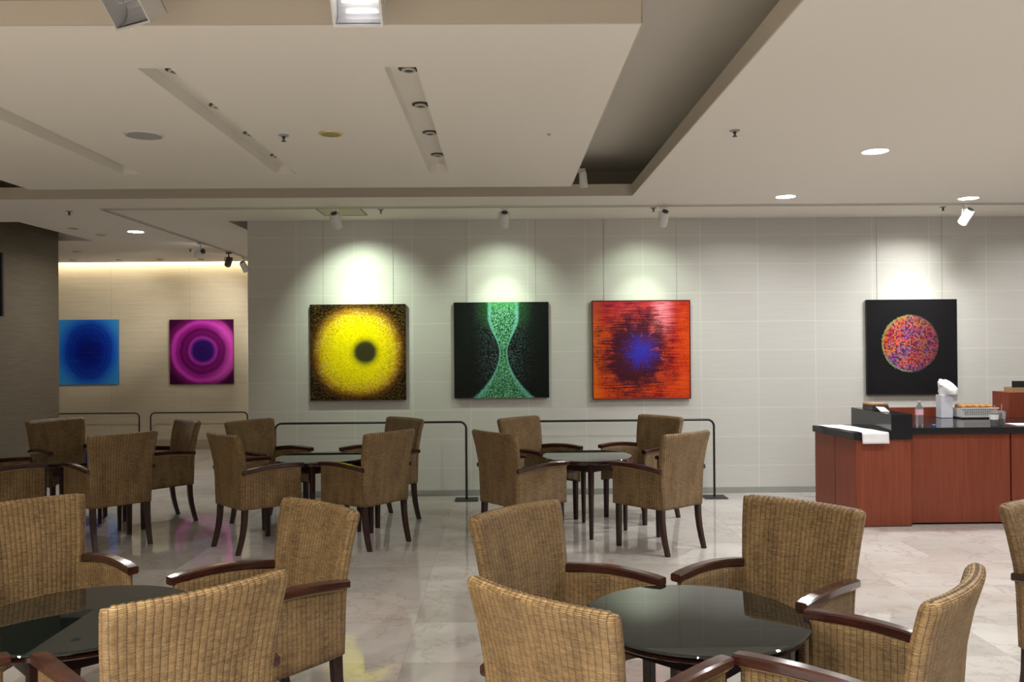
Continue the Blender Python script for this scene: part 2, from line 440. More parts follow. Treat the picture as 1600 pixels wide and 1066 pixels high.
# downlights
def downlight(x, y, label, on=True, power=DOWN_W, r=.085, color=NEUT, spread=160, z=ZC):
    t = thing('recessed_downlight', label, 'downlight', (x, y, z), 0, 'round downlights in the ceiling')
    b = nb(); lathe(b, [(r+.012, 0), (r+.010, -.005), (r, -.004), (r, -.001)], seg=36); mesh_obj('trim_ring', b, MAT['white'], t, smooth=30)
    b = nb(); lathe(b, [(r-.002, -.001), (r-.002, -.003)], seg=36); mesh_obj('diffuser', b, MAT['lampon' if on else 'grille'], t)
    if on: lamp('bulb', 'AREA', (0, 0, -.012), power, color, t, shape='DISK', size=2*r, spread=math.radians(spread))
    return t
downlight(2.56, 5.72, 'lit round downlight in the right ceiling, nearest in view')
downlight(2.54, 7.48, 'lit round downlight over the bare wall left of the counter')
downlight(4.26, 7.62, 'lit round downlight just behind the bright spotlight over the counter')
downlight(-4.10, 9.49, 'lit round downlight in the ceiling beside the brown column', color=NEUT)
for i, (x, y) in enumerate(((2.54, 3.87), (4.26, 5.72), (4.26, 3.87), (2.54, 2.0), (4.26, 2.0), (2.54, .2), (5.95, 7.6))):
    downlight(x, y, 'lit round downlight of the right ceiling, outside the picture', power=DOWN_W*.62)
for i, (x, y, k, sp) in enumerate(((-1.6, 1.2, .45, 105), (.3, 1.2, .6, 105), (-1.9, .2, 2.4, 150), (.2, .2, 2.0, 150), (-3.6, .2, 4.2, 150), (-.8, -1.6, 2.6, 150), (-3.6, -1.6, 5.0, 150))):  # unseen lamps added to brighten the near chairs, floor and left wall
    downlight(x, y, 'added round fill light of the high ceiling over the camera, outside the picture', power=DOWN_W*k, z=ZU, color=(1, .94, .84), spread=sp)

def small_round(name, label, cat, x, y, z, parts, group=None):
    t = thing(name, label, cat, (x, y, z), 0, group)
    for pn, prof, m in parts:
        b = nb(); lathe(b, prof, seg=28); mesh_obj(pn, b, MAT[m], t, smooth=35)
    return t
def sprinkler(x, y, label):
    t = thing('fire_sprinkler', label, 'sprinkler', (x, y, ZC), 0, 'fire sprinklers in the ceiling')
    b = nb(); lathe(b, [(.032, 0), (.030, -.006), (.014, -.008)], seg=24); mesh_obj('escutcheon', b, MAT['grille'], t, smooth=30)
    b = nb(); lathe(b, [(.011, -.006), (.010, -.020), (.005, -.024)], seg=12); box(b, -.003, .003, -.013, .013, -.036, -.016); mesh_obj('frame', b, MAT['darkmetal'], t)
    b = nb(); lathe(b, [(.015, -.036), (.015, -.039)], seg=16); mesh_obj('deflector', b, MAT['darkmetal'], t)
sprinkler(-4.10, 8.04, 'small fire sprinkler in the ceiling in front of the brown column')
sprinkler(-1.148, 8.05, 'small fire sprinkler beside the cream ceiling hatch')
sprinkler(1.46, 8.05, 'small fire sprinkler beside the spotlight over the red painting')
sprinkler(4.279, 8.10, 'small fire sprinkler left of the bright spotlight over the counter')
sprinkler(-1.336, 5.2, 'small fire sprinkler in the floating ceiling panel beside the brass-rimmed lamp')
sprinkler(1.436, 5.14, 'small fire sprinkler in the right ceiling near the cove lip')
sprinkler(-4.12, 11.2, 'small fire sprinkler left of the track going away')
small_round('ceiling_speaker', 'large round grey speaker grille in the floating ceiling panel', 'speaker', -2.183, 5.18, ZC,
            [('rim', [(.118, 0), (.116, -.006), (.104, -.008), (.104, -.002)], 'white'), ('grille', [(.103, -.001), (.103, -.005), (.05, -.007)], 'grille')])
small_round('brass_downlight', 'unlit round lamp with brass rim in the floating ceiling panel', 'downlight', -1.04, 5.17, ZC,
            [('rim', [(.074, 0), (.072, -.006), (.060, -.006), (.060, -.001)], 'gold'), ('lens', [(.059, -.001), (.059, -.003)], 'golddark')])
small_round('smoke_detector', 'tiny white detector near the right edge of the floating panel', 'detector', .30, 5.2, ZC,
            [('base', [(.014, 0), (.013, -.006)], 'offwhite'), ('sensor', [(.007, -.006), (.005, -.009)], 'darkmetal')])
for i, (x, y, l) in enumerate(((-4.648, 9.2, 'unlit white downlight beside the column recess, nearer one'), (-4.604, 9.74, 'unlit white downlight beside the column recess, farther one'), (-5.715, 11.4, 'faint unlit downlight behind the brown column'))):
    small_round('unlit_downlight', l, 'downlight', x, y, ZC, [('rim', [(.060, 0), (.058, -.006), (.045, -.004)], 'offwhite'), ('lens', [(.044, -.003), (.044, -.0055)], 'grille')], 'unlit downlights near the far wall')
for x, l in ((-6.327, 'leftmost of the four small dark lamps above the far wall'), (-5.658, 'second from left of four small dark lamps above the far wall'), (-5.05, 'third from left of four small dark lamps above the far wall'), (-4.45, 'rightmost of the four small dark lamps above the far wall')):
    small_round('unlit_downlight', l, 'downlight', x, 12.52, ZC, [('rim', [(.055, 0), (.052, -.008), (.04, -.010)], 'grille'), ('lens', [(.036, -.009), (.036, -.012)], 'darkmetal')], 'small dark lamps above the far wall')
t = thing('ceiling_hatch', 'cream square access hatch in the ceiling over the yellow painting', 'hatch', (-1.54, 8.14, ZC))
b = nb(); box(b, -.20, .20, -.23, .23, -.004, 0); mesh_obj('hatch_door', b, MAT['cream'], t)
b = nb()
for a in ((-.215, -.20, -.245, .245), (.20, .215, -.245, .245), (-.20, .20, -.245, -.23), (-.20, .20, .23, .245)): box(b, *a, -.008, 0)
mesh_obj('hatch_frame', b, MAT['hatchedge'], t)
# glowing cove strip along the top of the far wall
t = thing('cove_light_strip', 'warm glowing light strip along the top of the far wall', 'light strip', (0, 0, 0))
b = nb(); box(b, -9.4, -2.7, 12.90, 12.96, ZC+.06, ZC+.08); mesh_obj('diffuser', b, MAT['strip'], t)
b = nb(); box(b, -9.4, -2.7, 12.89, 12.97, ZC+.081, ZC+.11); mesh_obj('housing', b, MAT['offwhite'], t)
lamp('tube', 'AREA', (-6.0, 12.94, ZC+.05), 7, (1, .84, .6), t, shape='RECTANGLE', size=6.6, size_y=.06)
# flood lamps in front of the floating panel
def flood(x, y, z, rz, tilt, on, label):
    t = thing('flood_lamp', label, 'flood lamp', (x, y, z), rz, 'box flood lamps in front of the ceiling panel')
    R = Matrix.Rotation(tilt, 3, 'X')
    def tr(bm):
        for v in bm.verts: v.co = R @ v.co
    b = nb()
    w, h, dpt = .095, .075, .10
    for a in ((-w, -w+.008, -h, h), (w-.008, w, -h, h), (-w+.008, w-.008, -h, -h+.008), (-w+.008, w-.008, h-.008, h)): box(b, a[0], a[1], -dpt/2, dpt/2, a[2], a[3])
    box(b, -w, w, dpt/2-.004, dpt/2, -h, h); tr(b); mesh_obj('housing', b, MAT['chrome' if not on else 'white'], t)
    b = nb()
    rows = 8
    for i in range(rows):
        a0, a1 = PI*i/rows, PI*(i+1)/rows
        p = [(-w+.01, dpt*(-.3+.75*math.sin(a)), -h*.85*math.cos(a)) for a in (a0, a1)]
        q = [(w-.01, yy, zz) for _, yy, zz in p]
        b.faces.new([b.verts.new(v) for v in (p[0], p[1], q[1], q[0])])
    tr(b); mesh_obj('reflector', b, MAT['reflector'], t)
    b = nb(); tube(b, [(-.06, 0, .01), (.06, 0, .01)], .007, 10); tr(b); mesh_obj('bulb_tube', b, MAT['floodon' if on else 'pet'], t)
    b = nb(); tube(b, [(-w-.006, 0, 0), (-w-.006, 0, .13), (w+.006, 0, .13), (w+.006, 0, 0)], .005, 6); mesh_obj('yoke', b, MAT['chrome'], t)
    b = nb(); lathe(b, [(.010, .13), (.010, ZU-z-.01), (.05, ZU-z-.01), (.05, ZU-z)], seg=14); mesh_obj('stem', b, MAT['offwhite'], t)
    return t
flood(-.541, 3.22, 2.87, 0, math.radians(38), True, 'lit white box flood lamp hanging at the top of the photo')
flood(-1.40, 3.22, 2.875, math.radians(-28), math.radians(38), False, 'unlit turned box flood lamp hanging at upper left')
t = thing('panel_spotlight', 'white spotlight hanging at the right edge of the floating panel', 'spotlight', (.655, 6.72, ZC+.10))
b = nb(); box(b, -.078, .02, -.02, .02, -.03, -.002, .003); lathe(b, [(.008, -.03), (.008, -.06)], seg=10); mesh_obj('bracket', b, MAT['white'], t)
Rr = Vector((.10, .25, -1)).normalized().to_track_quat('Z', 'Y').to_matrix()
b = nb(); lathe(b, [(.024, -.03), (.030, -.02), (.034, .10), (.030, .10), (.028, .08)], (0, 0, -.05), 20, Rr); mesh_obj('lamp_head', b, MAT['white'], t, smooth=30)

# ------------------------------------------------------------------ paintings
def art(name):
    M = MatB(name, rough=.25, spec=.25); x, y, z = M.coord('Object'); return M, x, z
def pol(x, z, cx=0., cz=0., sx=1., sz=1.):
    a = (x-cx)/sx; c = (z-cz)/sz
    return (a*a+c*c).sqrt(), c.atan2(a), a, c
def grain(M, x, z, n=110, nz=None):
    return M.white((x*n).floor(), (z*(nz or n)).floor(), 0)
def art_yellow():
    M, x, z = art('art_yellow')
    g = grain(M, x, z, 90, 150); nz = M.noise(x*6, z*40, 0, 1, 3)
    r4 = ((x.abs().pow(3.)+z.abs().pow(3.)).pow(1/3.)); r2, a, _, _ = pol(x, z)
    r = (r4*.4+r2*.6)*1.06 + (g-.5)*.035 + (nz-.5)*.05
    c = M.ramp(r, [(.0, (.95, .80, .0)), (.30, (.92, .76, .0)), (.40, (.80, .56, .0)), (.435, (.42, .20, .005)), (.49, (.09, .030, .005)), (.55, (.012, .006, .004))])
    dot = g.gt(.80)*r2.smooth(.25, .42)*r.smooth(.52, .44); c = M.mix(dot*.5, c, (.85, .75, .25))
    c = M.mix(g.lt(.35)*.40*r.smooth(.44, .38), c, (.45, .30, .0)); dk = g.lt(.22)*r2.smooth(.22, .4); c = M.mix(dk*.5, c, (.20, .13, .0))
    lum = M.noise(x*3.2, z*1.4, 4, 1, 2); c = M.mix(lum.smooth(.45, .75, 0, .6), c, (.95, .85, .12), 'MIX') if False else c
    rh, _, _, _ = pol(x, z, .075, .0, 1., 1.)
    rh = rh+(nz-.5)*.02
    c = M.mix(rh.smooth(.09, .19, .9, 0), c, (.22, .20, .005)); c = M.mix(rh.smooth(.085, .135, .95, 0), c, (.022, .024, .01))
    M.color(c); return M.m
def art_green():
    M, x, z = art('art_green')
    g = grain(M, x, z, 120, 160); g2 = M.white((x*120).floor(), (z*160).floor(), 7, True); nz = M.noise(x*30, z*30, 0, 1, 2)
    z1 = z+.02
    w = (z1*z1)*z1.lt(0)*1.18 + z1.smooth(.0, .36, 0., .115) + .040
    d = (x-.02).abs()/w
    inside = (d+(g-.5)*.25).smooth(.92, 1.12, 1, 0)
    body = M.mix(g, (.006, .07, .03), (.10, .40, .20)); body = M.mix(g.lt(.3)*.8, body, (.004, .03, .02)); body = M.mix(g.gt(.84)*.7, body, (.35, .62, .42))
    edge = d.smooth(.72, .95)*d.smooth(.98, 1.1, 1, 0); body = M.mix(edge*.6, body, (.20, .62, .55))
    body = M.mix(z.smooth(.38, .5, 0, .5), body, (.06, .34, .08))
    halo = (x-.02).abs().smooth(.08, .34, 1, .06)*g.gt(.72)*z.smooth(-.45, -.2)
    c = M.mix(halo*.22, (.006, .009, .008), M.mix(.55, g2, (.02, .30, .35)))
    c = M.mix(d.smooth(1., 2.2, .35, 0)*z.smooth(.15, .35), c, (.02, .12, .02))
    c = M.mix(inside, c, body); M.color(c); return M.m
def art_red():
    M, x, z = art('art_red')
    st = M.noise(x*4, z*75, 0, 1, 3); fine = M.noise(x*60, z*90, 2, 1, 2)
    r, a, ax, cz = pol(x, z, .0, -.02)
    rad = M.noise(a.cos()*2.2, a.sin()*2.2, r*5, 1.6, 4, .7)
    blot = M.noise(x*5, z*4, 9, 1, 3); bg = M.mix((st*.35+fine*.35+blot*.4).smooth(.42, .66), (.40, .010, .010), (.74, .085, .010))
    bg = M.mix(x.smooth(-.5, -.36, .75, 0), bg, (.85, .17, .01))
    bg = M.mix(z.smooth(.1, .5, 0, .6)*(1-x.smooth(.2, .5, 0, 1)), bg, (.30, .01, .05))
    pk = ((x-.22).abs().smooth(.02, .16, 1, 0))*z.smooth(.0, .4)*st.smooth(.3, .6); bg = M.mix(pk*.8, bg, (.95, .30, .38))
    dark, _, _, _ = pol(x, z, -.07, -.03, 1., 1.2)
    dm = (dark+(rad-.5)*.55+(st-.5)*.42+(fine-.5)*.2).smooth(.22, .52, 1, 0); c = M.mix(dm*.93, bg, (.022, .008, .022))
    bm_ = (r+(rad-.5)*.40 + (fine-.5)*.35).smooth(.01, .21, 1, 0); c = M.mix(bm_*.9, c, (.03, .035, .50))
    pr = rad.smooth(.55, .75)*r.smooth(.34, .16)*r.smooth(.02, .14); c = M.mix(pr*.55, c, (.50, .12, .60))
    c = M.mix(fine.gt(.62)*.16, c, (.015, .01, .02)); M.color(c); return M.m
def art_disc():
    M, x, z = art('art_disc')
    gv = M.white((x*70).floor(), (z*70).floor(), 9); g5 = M.white((x*70).floor(), (z*70).floor(), 21)
    g = M.ramp(g5, [(0., (.75, .02, .01)), (.28, (.80, .14, .01)), (.42, (.75, .42, .03)), (.52, (.10, .40, .08)), (.64, (.04, .08, .55)), (.78, (.55, .04, .30)), (.9, (.75, .45, .55)), (1., (.02, .02, .03))])
    big = M.noise(x*5, z*5, 1, 1, 2); b2 = M.noise(x*4, z*4, 8, 1, 2)
    r, a, _, _ = pol(x, z, -.02, .035)
    tone = M.mix(big.smooth(.40, .75), (.72, .03, .015), (.75, .30, .03)); tone = M.mix(b2.smooth(.48, .66), tone, (.14, .06, .34))
    tone = M.mix(x.smooth(-.05, .3, 0, .55), tone, (.13, .02, .08)); tone = M.mix(z.smooth(-.25, -.15, .85, 0), tone, (.06, .05, .55))
    body = M.mix(.50, tone, g); body = M.mix(gv.lt(.3)*.8, body, (.02, .01, .02))
    edge = r.smooth(.27, .295); body = M.mix(edge*.5*x.lt(0), body, (.25, .62, .08)); body = M.mix(edge*.5*x.gt(0), body, (.05, .12, .06))
    body = M.mix(x.smooth(-.15, .2, .35, .68), body, (.03, .01, .03)); c = M.mix((r+(gv-.5)*.012).smooth(.292, .302, 1, 0), (.010, .010, .012), body); M.color(c); return M.m
def art_blue():
    M, x, z = art('art_blue')
    r, a, ax, cz = pol(x, z, .05, .01, 1., 1.18)
    wob = M.noise(x*4, z*4, 0, 1, 3); fine = M.noise(x*2, z*45, 0, 1, 2)
    rr = r+(wob-.5)*.06
    rings = ((rr*95).sin()*.5+.5)*rr.smooth(.42, .36)*.5 + ((rr*43).sin()*.5+.5)*.3
    c = M.ramp(rr, [(.0, (.003, .006, .13)), (.15, (.002, .010, .25)), (.30, (.003, .035, .45)), (.385, (.01, .10, .62)), (.5, (.03, .26, .72)), (.7, (.06, .40, .80))])
    c = M.mix(rings*rr.smooth(.40, .34)*.55, c, (.0, .008, .16)); c = M.mix(fine.smooth(.5, .8, 0, .2), c, (.02, .2, .7)); M.color(c); return M.m
def art_magenta():
    M, x, z = art('art_magenta')
    wob = M.noise(x*3, z*3, 5, 1, 3); fine = M.noise(x*30, z*50, 0, 1, 2)
    r, a, ax, cz = pol(x, z, .02, .01)
    rr = r+(wob-.5)*.05
    rings = (rr*80).sin()*.5+.5
    c = M.ramp(rr, [(.0, (.012, .006, .10)), (.15, (.018, .008, .16)), (.195, (.40, .04, .45)), (.23, (.22, .012, .20)), (.33, (.17, .006, .12)), (.40, (.38, .02, .32)), (.455, (.62, .05, .55)), (.50, (.18, .01, .13)), (.6, (.045, .004, .04))])
    c = M.mix(rings*rr.smooth(.42, .38)*.5, c, (.06, .003, .07)); rt = x.smooth(.0, .45)*rr.smooth(.30, .45)*rr.smooth(.56, .50)
    c = M.mix(rt*.6, c, (.78, .10, .62)); c = M.mix(fine.smooth(.5, .75, 0, .25), c, (.05, .0, .08)); M.color(c); return M.m
def painting(x, y, z, w, h, mat, label, edge='black', frame=False, wires=True):
    t = thing('painting', label, 'painting', (x, y-.045, z), 0, 'square abstract paintings')
    bm = nb(); e = .011 if frame else 0
    vs = [bm.verts.new(v) for v in ((-w/2+e, -.001, -h/2+e), (w/2-e, -.001, -h/2+e), (w/2-e, -.001, h/2-e), (-w/2+e, -.001, h/2-e))]
    bm.faces.new(vs); bmesh.ops.recalc_face_normals(bm, faces=bm.faces)
    bmesh.ops.solidify(bm, geom=bm.faces[:], thickness=.004)
    mesh_obj('canvas', bm, mat, t)
    bm = nb(); box(bm, -w/2, w/2, .004, .034, -h/2, h/2)
    if frame:
        for a in ((-w/2, -w/2+.010, -h/2, h/2), (w/2-.010, w/2, -h/2, h/2), (-w/2+.01, w/2-.01, -h/2, -h/2+.010), (-w/2+.01, w/2-.01, h/2-.010, h/2)): box(bm, a[0], a[1], -.006, .004, a[2], a[3])
    mesh_obj('frame', bm, MAT[edge], t)
    if wires:
        for s in (-1, 1):
            bm = nb(); tube(bm, [(s*(w/2-.13), .042, h/2-.03), (s*(w/2-.13), .042, ZC-z)], .0012, 6); mesh_obj('hanging_wire', bm, MAT['wire'], t)
MAT['wire'] = flat('steel_wire', (.22, .22, .20), rough=.5)
MAT['framered'] = flat('dark_red_edge', (.10, .015, .015), rough=.5)
MAT['frameblue'] = flat('blue_edge', (.04, .12, .30), rough=.5)
painting(-1.488, Y_WALL, 1.495, .985, .99, art_yellow(), 'square painting of a yellow ring with a dark centre on black')
painting(-.008, Y_WALL, 1.506, .98, .99, art_green(), 'square black painting with a speckled green hourglass shape')
painting(1.442, Y_WALL, 1.498, 1.02, 1.025, art_red(), 'square red-orange painting with a blue and black burst', 'framered', True)
painting(4.26, Y_WALL, 1.505, .945, .985, art_disc(), 'square black painting with a multicoloured mosaic disc')
painting(-6.37, Y_FAR, 1.50, .99, .99, art_blue(), 'square blue painting of concentric ovals beside the brown column', 'frameblue', False, False)
painting(-4.606, Y_FAR, 1.49, .97, .99, art_magenta(), 'square purple painting of concentric rings around a navy centre', 'framered', False, False)

# ------------------------------------------------------------------ rail barriers
def rail(x0, x1, y, h, r, label, base=(.23, .20), bright=False):
    t = thing('rail_barrier', label, 'barrier rail', ((x0+x1)/2, y, 0), 0, 'black rail barriers in front of the paintings')
    w = (x1-x0)/2; c = .065; pts = [(-w, 0, .008), (-w, 0, h-c)]
    for i in range(1, 7): a = PI/2*i/6; pts.append((-w+c-c*math.cos(a), 0, h-c+c*math.sin(a)))
    for i in range(0, 7): a = PI/2*i/6; pts.append((w-c+c*math.sin(a), 0, h-c+c*math.cos(a)))
    pts += [(w, 0, h-c-.02), (w, 0, .008)]
    b = nb(); tube(b, pts, r, 12); mesh_obj('rail_tube', b, MAT['black'], t, smooth=60)
    for s in (-1, 1):
        b = nb(); box(b, s*w-base[0]/2, s*w+base[0]/2, -base[1]/2, base[1]/2, 0, .009, .002); mesh_obj('base_plate', b, MAT['blackbase'], t)
rail(-2.29, -.37, 8.50, .785, .0115, 'black rail barrier in front of the yellow ring painting')
rail(.21, 2.135, 8.50, .785, .0115, 'black rail barrier in front of the red painting')
rail(-6.9, -5.46, 12.72, .578, .011, 'black rail barrier in front of the blue painting', (.14, .2))
rail(-5.29, -3.84, 12.72, .578, .011, 'black rail barrier in front of the purple painting', (.14, .2))

# ------------------------------------------------------------------ wicker armchair
S_RIB = .0215
def wicker_panel(bm, uvl, C, length, thick, zb, zt, ribs_front=None, levels=24, roll=True, amp=.0022, corner=0.):
    """closed woven panel: C(u, z) is its centre line in plan, u runs 0..1 along its width"""
    n = max(4, int(round(length/S_RIB))*4)
    pts = []          # (u, side -1..1 offset factor along normal, along-tangent factor, arc)
    arc = 0.
    for i in range(n+1): pts.append((i/n, 1., 0., i/n*length))
    k = 4
    for j in range(1, k): a = PI*j/k; pts.append((1., math.cos(a), math.sin(a), length+thick/2*a))
    base = length+thick/2*PI
    for i in range(n+1): pts.append((1-i/n, -1., 0., base+i/n*length))
    for j in range(1, k): a = PI*j/k; pts.append((0., -math.cos(a), -math.sin(a), base+length+thick/2*a))
    tot = base+length+thick/2*PI
    vals = [i/levels for i in range(levels+1)]
    if roll: vals = [v*.93 for v in vals] + [.93+.07*math.sin(PI/2*j/5) for j in range(1, 6)]
    rings = []
    for v in vals:
        ring = []
        for (u, off, tan, arc) in pts:
            z0, z1 = zb(u), zt(u)
            if corner:
                d = min(u, 1-u)*length
                if d < corner: z1 -= .005*(1-d/corner)**2
            hgt = z1-z0
            z = z0+v*hgt
            sh = 1.
            rr = thick/2
            top = z1-rr
            if roll and z > top: sh = max(.02, 1-((z-top)/rr)**2.6)**.5
            e = 1e-3
            p = Vector(C(u, z)); q = Vector(C(min(u+e, 1), z))-Vector(C(max(u-e, 0), z)); q.normalize()
            nrm = Vector((-q.y, q.x))
            rib = abs(math.sin(PI*arc/S_RIB)) if off in (1., -1.) else .5
            o_ = (off*rr*sh + (amp*rib*(1 if off > 0 else -1) if abs(off) == 1. else 0))
            w = p + nrm*o_ + q*(tan*rr*(.78+.22*sh)*.9)
            zz = z + (amp*1.3*rib*(1-sh) if roll else 0)
            ring.append((bm.verts.new((w.x, w.y, zz)), arc, z))
        rings.append(ring)
    m = len(pts)
    def face(vs, uvs):
        f = bm.faces.new(vs)
        for l, uvv in zip(f.loops, uvs): l[uvl].uv = uvv
        f.smooth = True
    for A, B in zip(rings, rings[1:]):
        for i in range(m):
            j = (i+1) % m; aj = A[j][1] if j else tot
            face([A[i][0], A[j][0], B[j][0], B[i][0]], [(A[i][1], A[i][2]), (aj, A[j][2]), (aj, B[j][2]), (B[i][1], B[i][2])])
    for R_ in (rings[0], rings[-1]):
        for i in range(n):
            a, b2 = R_[i], R_[i+1]; c, d = R_[2*n+k-i], R_[2*n+k-i-1]
            face([a[0], b2[0], d[0], c[0]], [(a[1], a[2]), (b2[1], b2[2]), (b2[1], b2[2]+thick), (a[1], a[2]+thick)])
        for lo, idx in ((0, [0]+list(range(2*n+k+1, m))), (1, list(range(n, n+k+1)))):
            vs = [R_[i][0] for i in idx]
            if lo == 0: vs = [R_[0][0]]+[R_[i][0] for i in range(m-1, 2*n+k-1, -1)]
            try: face(vs, [(.01, .3)]*len(vs))
            except ValueError: pass
def lerp(a, b, t): return a+(b-a)*t
def pw(z, tab):
    if z <= tab[0][0]: return tab[0][1]
    for (a, va), (b_, vb) in zip(tab, tab[1:]):
        if z <= b_:
            return lerp(va, vb, (z-a)/(b_-a))
    return tab[-1][1]
BW = [(.33, .472), (.62, .498), (.75, .520), (.90, .545)]
BY = [(.33, -.241), (.55, -.243), (.66, -.250), (.78, -.270), (.90, -.301)]
BT = .052
def armchair(label, group):
    t = thing('wicker_armchair', label, 'armchair', (0, 0, 0), 0, group)
    W, D = MAT['wicker'], MAT['wood']
    # backrest down to the rear skirt
    bm = nb(); uv = bm.loops.layers.uv.new('weave')
    def CB(u, z):
        w = pw(z, BW)-BT; s = 2*u-1
        sag = pw(z, [(.33, .002), (.6, .014), (.90, .034)])
        return (w/2*s, pw(z, BY)+BT/2 - sag*(1-s*s))
    wicker_panel(bm, uv, CB, .495, BT, lambda u: .334, lambda u: .897, levels=26, corner=.014)
    mesh_obj('backrest', bm, W, t)
    for s in (-1, 1):
        zt = lambda u: .599+.014*math.sin(PI*u)+.024*u
        bm = nb(); uv = bm.loops.layers.uv.new('weave')
        def CS(u, z, s=s):
            y = lerp(-.205, .228, u); x = lerp(.2235, .256, u)+.006*math.sin(PI*u)
            return (s*x, y)
        wicker_panel(bm, uv, CS, .434, .030, lambda u: .334, zt, levels=12, roll=False)
        o = mesh_obj('side_panel', bm, W, t)
        bm = nb(); tube(bm, [(s*(lerp(.2235, .256, u)+.006*math.sin(PI*u)+.018), lerp(-.215, .236, u), zt(u)-.004) for u in [i/12 for i in range(13)]], .0055, 8)
        mesh_obj('piping', bm, MAT['cane'], o, smooth='all')
        # armrest
        bm = nb(); n = 16; rings = []
        for i in range(n+1):
            u = i/n; y = lerp(-.236, .250, u); xc = lerp(.240, .263, u)+.010*math.sin(PI*u); w = lerp(.040, .050, u)/2
            z0 = .598+.015*math.sin(PI*u)+.023*u; th = .034; bv = .006
            z0 += -.003*(u**6)
            prof = [(-w+bv, 0), (w-bv, 0), (w, bv), (w, th-bv), (w-bv, th), (-w+bv, th), (-w, th-bv), (-w, bv)]
            k = .92 if i in (0, n) else 1.
            if i in (0, n):
                prof = [(a*k, (b_-th/2)*k+th/2) for a, b_ in prof]
                y += .004 if i == n else -.004
            rings.append([bm.verts.new((s*xc+a, y, z0+b_)) for a, b_ in prof])
        for A, B in zip(rings, rings[1:]):
            for j in range(8): bm.faces.new([A[j], A[(j+1) % 8], B[(j+1) % 8], B[j]])
        bm.faces.new(rings[0][::-1]); bm.faces.new(rings[-1])
        mesh_obj('armrest', bm, D, t, smooth=35)
    # front apron with arched lower edge
    bm = nb(); uv = bm.loops.layers.uv.new('weave')
    wicker_panel(bm, uv, lambda u, z: (lerp(.235, -.235, u), .222), .47, .026, lambda u: .336+.055*math.sin(PI*u)**.8, lambda u: .43, levels=6, roll=False)
    mesh_obj('apron', bm, W, t)
    bm = nb(); prism(bm, [(-.205, -.185), (.205, -.185), (.238, .236), (-.238, .236)], .405, .458, .014); mesh_obj('seat_cushion', bm, MAT['seat'], t, smooth=30)
    # legs
    def leg(x, ys, zs, ws):
        bm = nb(); rings = []
        for (y, z, w) in zip(ys, zs, ws):
            rings.append([bm.verts.new((x+a*w/2, y+c*w/2, z)) for a, c in ((-.8, -1), (.8, -1), (1, -.8), (1, .8), (.8, 1), (-.8, 1), (-1, .8), (-1, -.8))])
        for A, B in zip(rings, rings[1:]):
            for j in range(8): bm.faces.new([A[j], A[(j+1) % 8], B[(j+1) % 8], B[j]])
        bm.faces.new(rings[0]); bm.faces.new(rings[-1][::-1]); return bm
    for s in (-1, 1):
        mesh_obj('leg', leg(s*.230, [.208, .209, .210], [.40, .2, .0], [.040, .038, .033]), MAT['legwood'], t, smooth=30)
        zs = [.40, .32, .24, .16, .08, 0]
        mesh_obj('leg', leg(s*.207, [-.203, -.204, -.208, -.219, -.237, -.260], zs, [.042, .042, .040, .038, .036, .033]), MAT['legwood'], t, smooth=30)
    return t
MAT['cane'] = flat('cane_piping', (.34, .24, .13), rough=.5)
CH = [
 ('A1', .141, 6.613, 308.6, 'wicker armchair with its back to us, left front of the table before the red painting', 'far right'),
 ('A2', 1.201, 6.481, 38.2, 'wicker armchair with its back to us, right front of the table before the red painting', 'far right'),
 ('A3', .333, 7.495, 224.2, 'wicker armchair behind the far right table, just below the green hourglass painting', 'far right'),
 ('A4', 1.235, 7.544, 128.4, 'wicker armchair facing us behind the far right table, below the red painting', 'far right'),
 ('B1', -1.938, 6.652, 313.2, 'wicker armchair with its back to us, left front of the middle far table', 'far middle'),
 ('B2', -1.087, 6.727, 50.9, 'wicker armchair with its back to us, right front of the middle far table', 'far middle'),
 ('B3', -2.072, 7.507, 234.8, 'wicker armchair behind the middle far table, at the left end of the picture wall', 'far middle'),
 ('B4', -1.09, 7.55, 134.4, 'wicker armchair behind the middle far table, right of the yellow ring painting', 'far middle'),
 ('C1', -4.004, 7.817, 230.7, 'dim wicker armchair standing in front of the brown column', 'far left'),
 ('C2', -3.14, 6.77, 45.4, 'dim wicker armchair seen square from behind, below the blue painting', 'far left'),
 ('C3', -3.10, 7.60, 132.3, 'wicker armchair turned left, below the purple painting', 'far left'),
 ('C4', -3.98, 6.76, 311., 'dim wicker armchair at the left edge, only its side and armrest in view', 'far left'),
 ('D1', .251, 3.244, 226.9, 'near wicker armchair at the upper left of the round glass table at right', 'near right'),
 ('D2', 1.041, 3.30, 133.4, 'near wicker armchair facing us behind the round glass table, before the red counter', 'near right'),
 ('D3', 1.044, 2.501, 48.4, 'near wicker armchair at the right of the glass table, its back seen edge-on', 'near right'),
 ('D4', .28, 2.447, 315.6, 'closest wicker armchair at the lower middle, back to the camera', 'near right'),
 ('F1', -1.904, 3.502, 226.4, 'near wicker armchair facing us at the left edge behind the dark glass table', 'near left'),
 ('F2', -.962, 3.357, 136.5, 'near wicker armchair turned left on the right side of the left glass table', 'near left'),
 ('F3', -1.029, 2.541, 44.3, 'near wicker armchair at lower left with its back to the camera', 'near left'),
 ('F4', -1.85, 2.54, 316., 'wicker armchair at the lower left corner, only an armrest tip in view', 'near left'),
 ('E', 2.36, 3.235, 204., 'wicker armchair cut off by the right edge of the photo', 'right edge'),
]
first = None
for k, x, y, a, lab, g in CH:
    grp = 'wicker armchairs around the %s table' % g if k != 'E' else 'wicker armchair at the right edge'
    if first is None:
        first = armchair(lab, grp); first.location = (x, y, 0); first.rotation_euler = (0, 0, math.radians(a))
    else: copy_thing(first, (x, y, 0), math.radians(a), lab, grp)

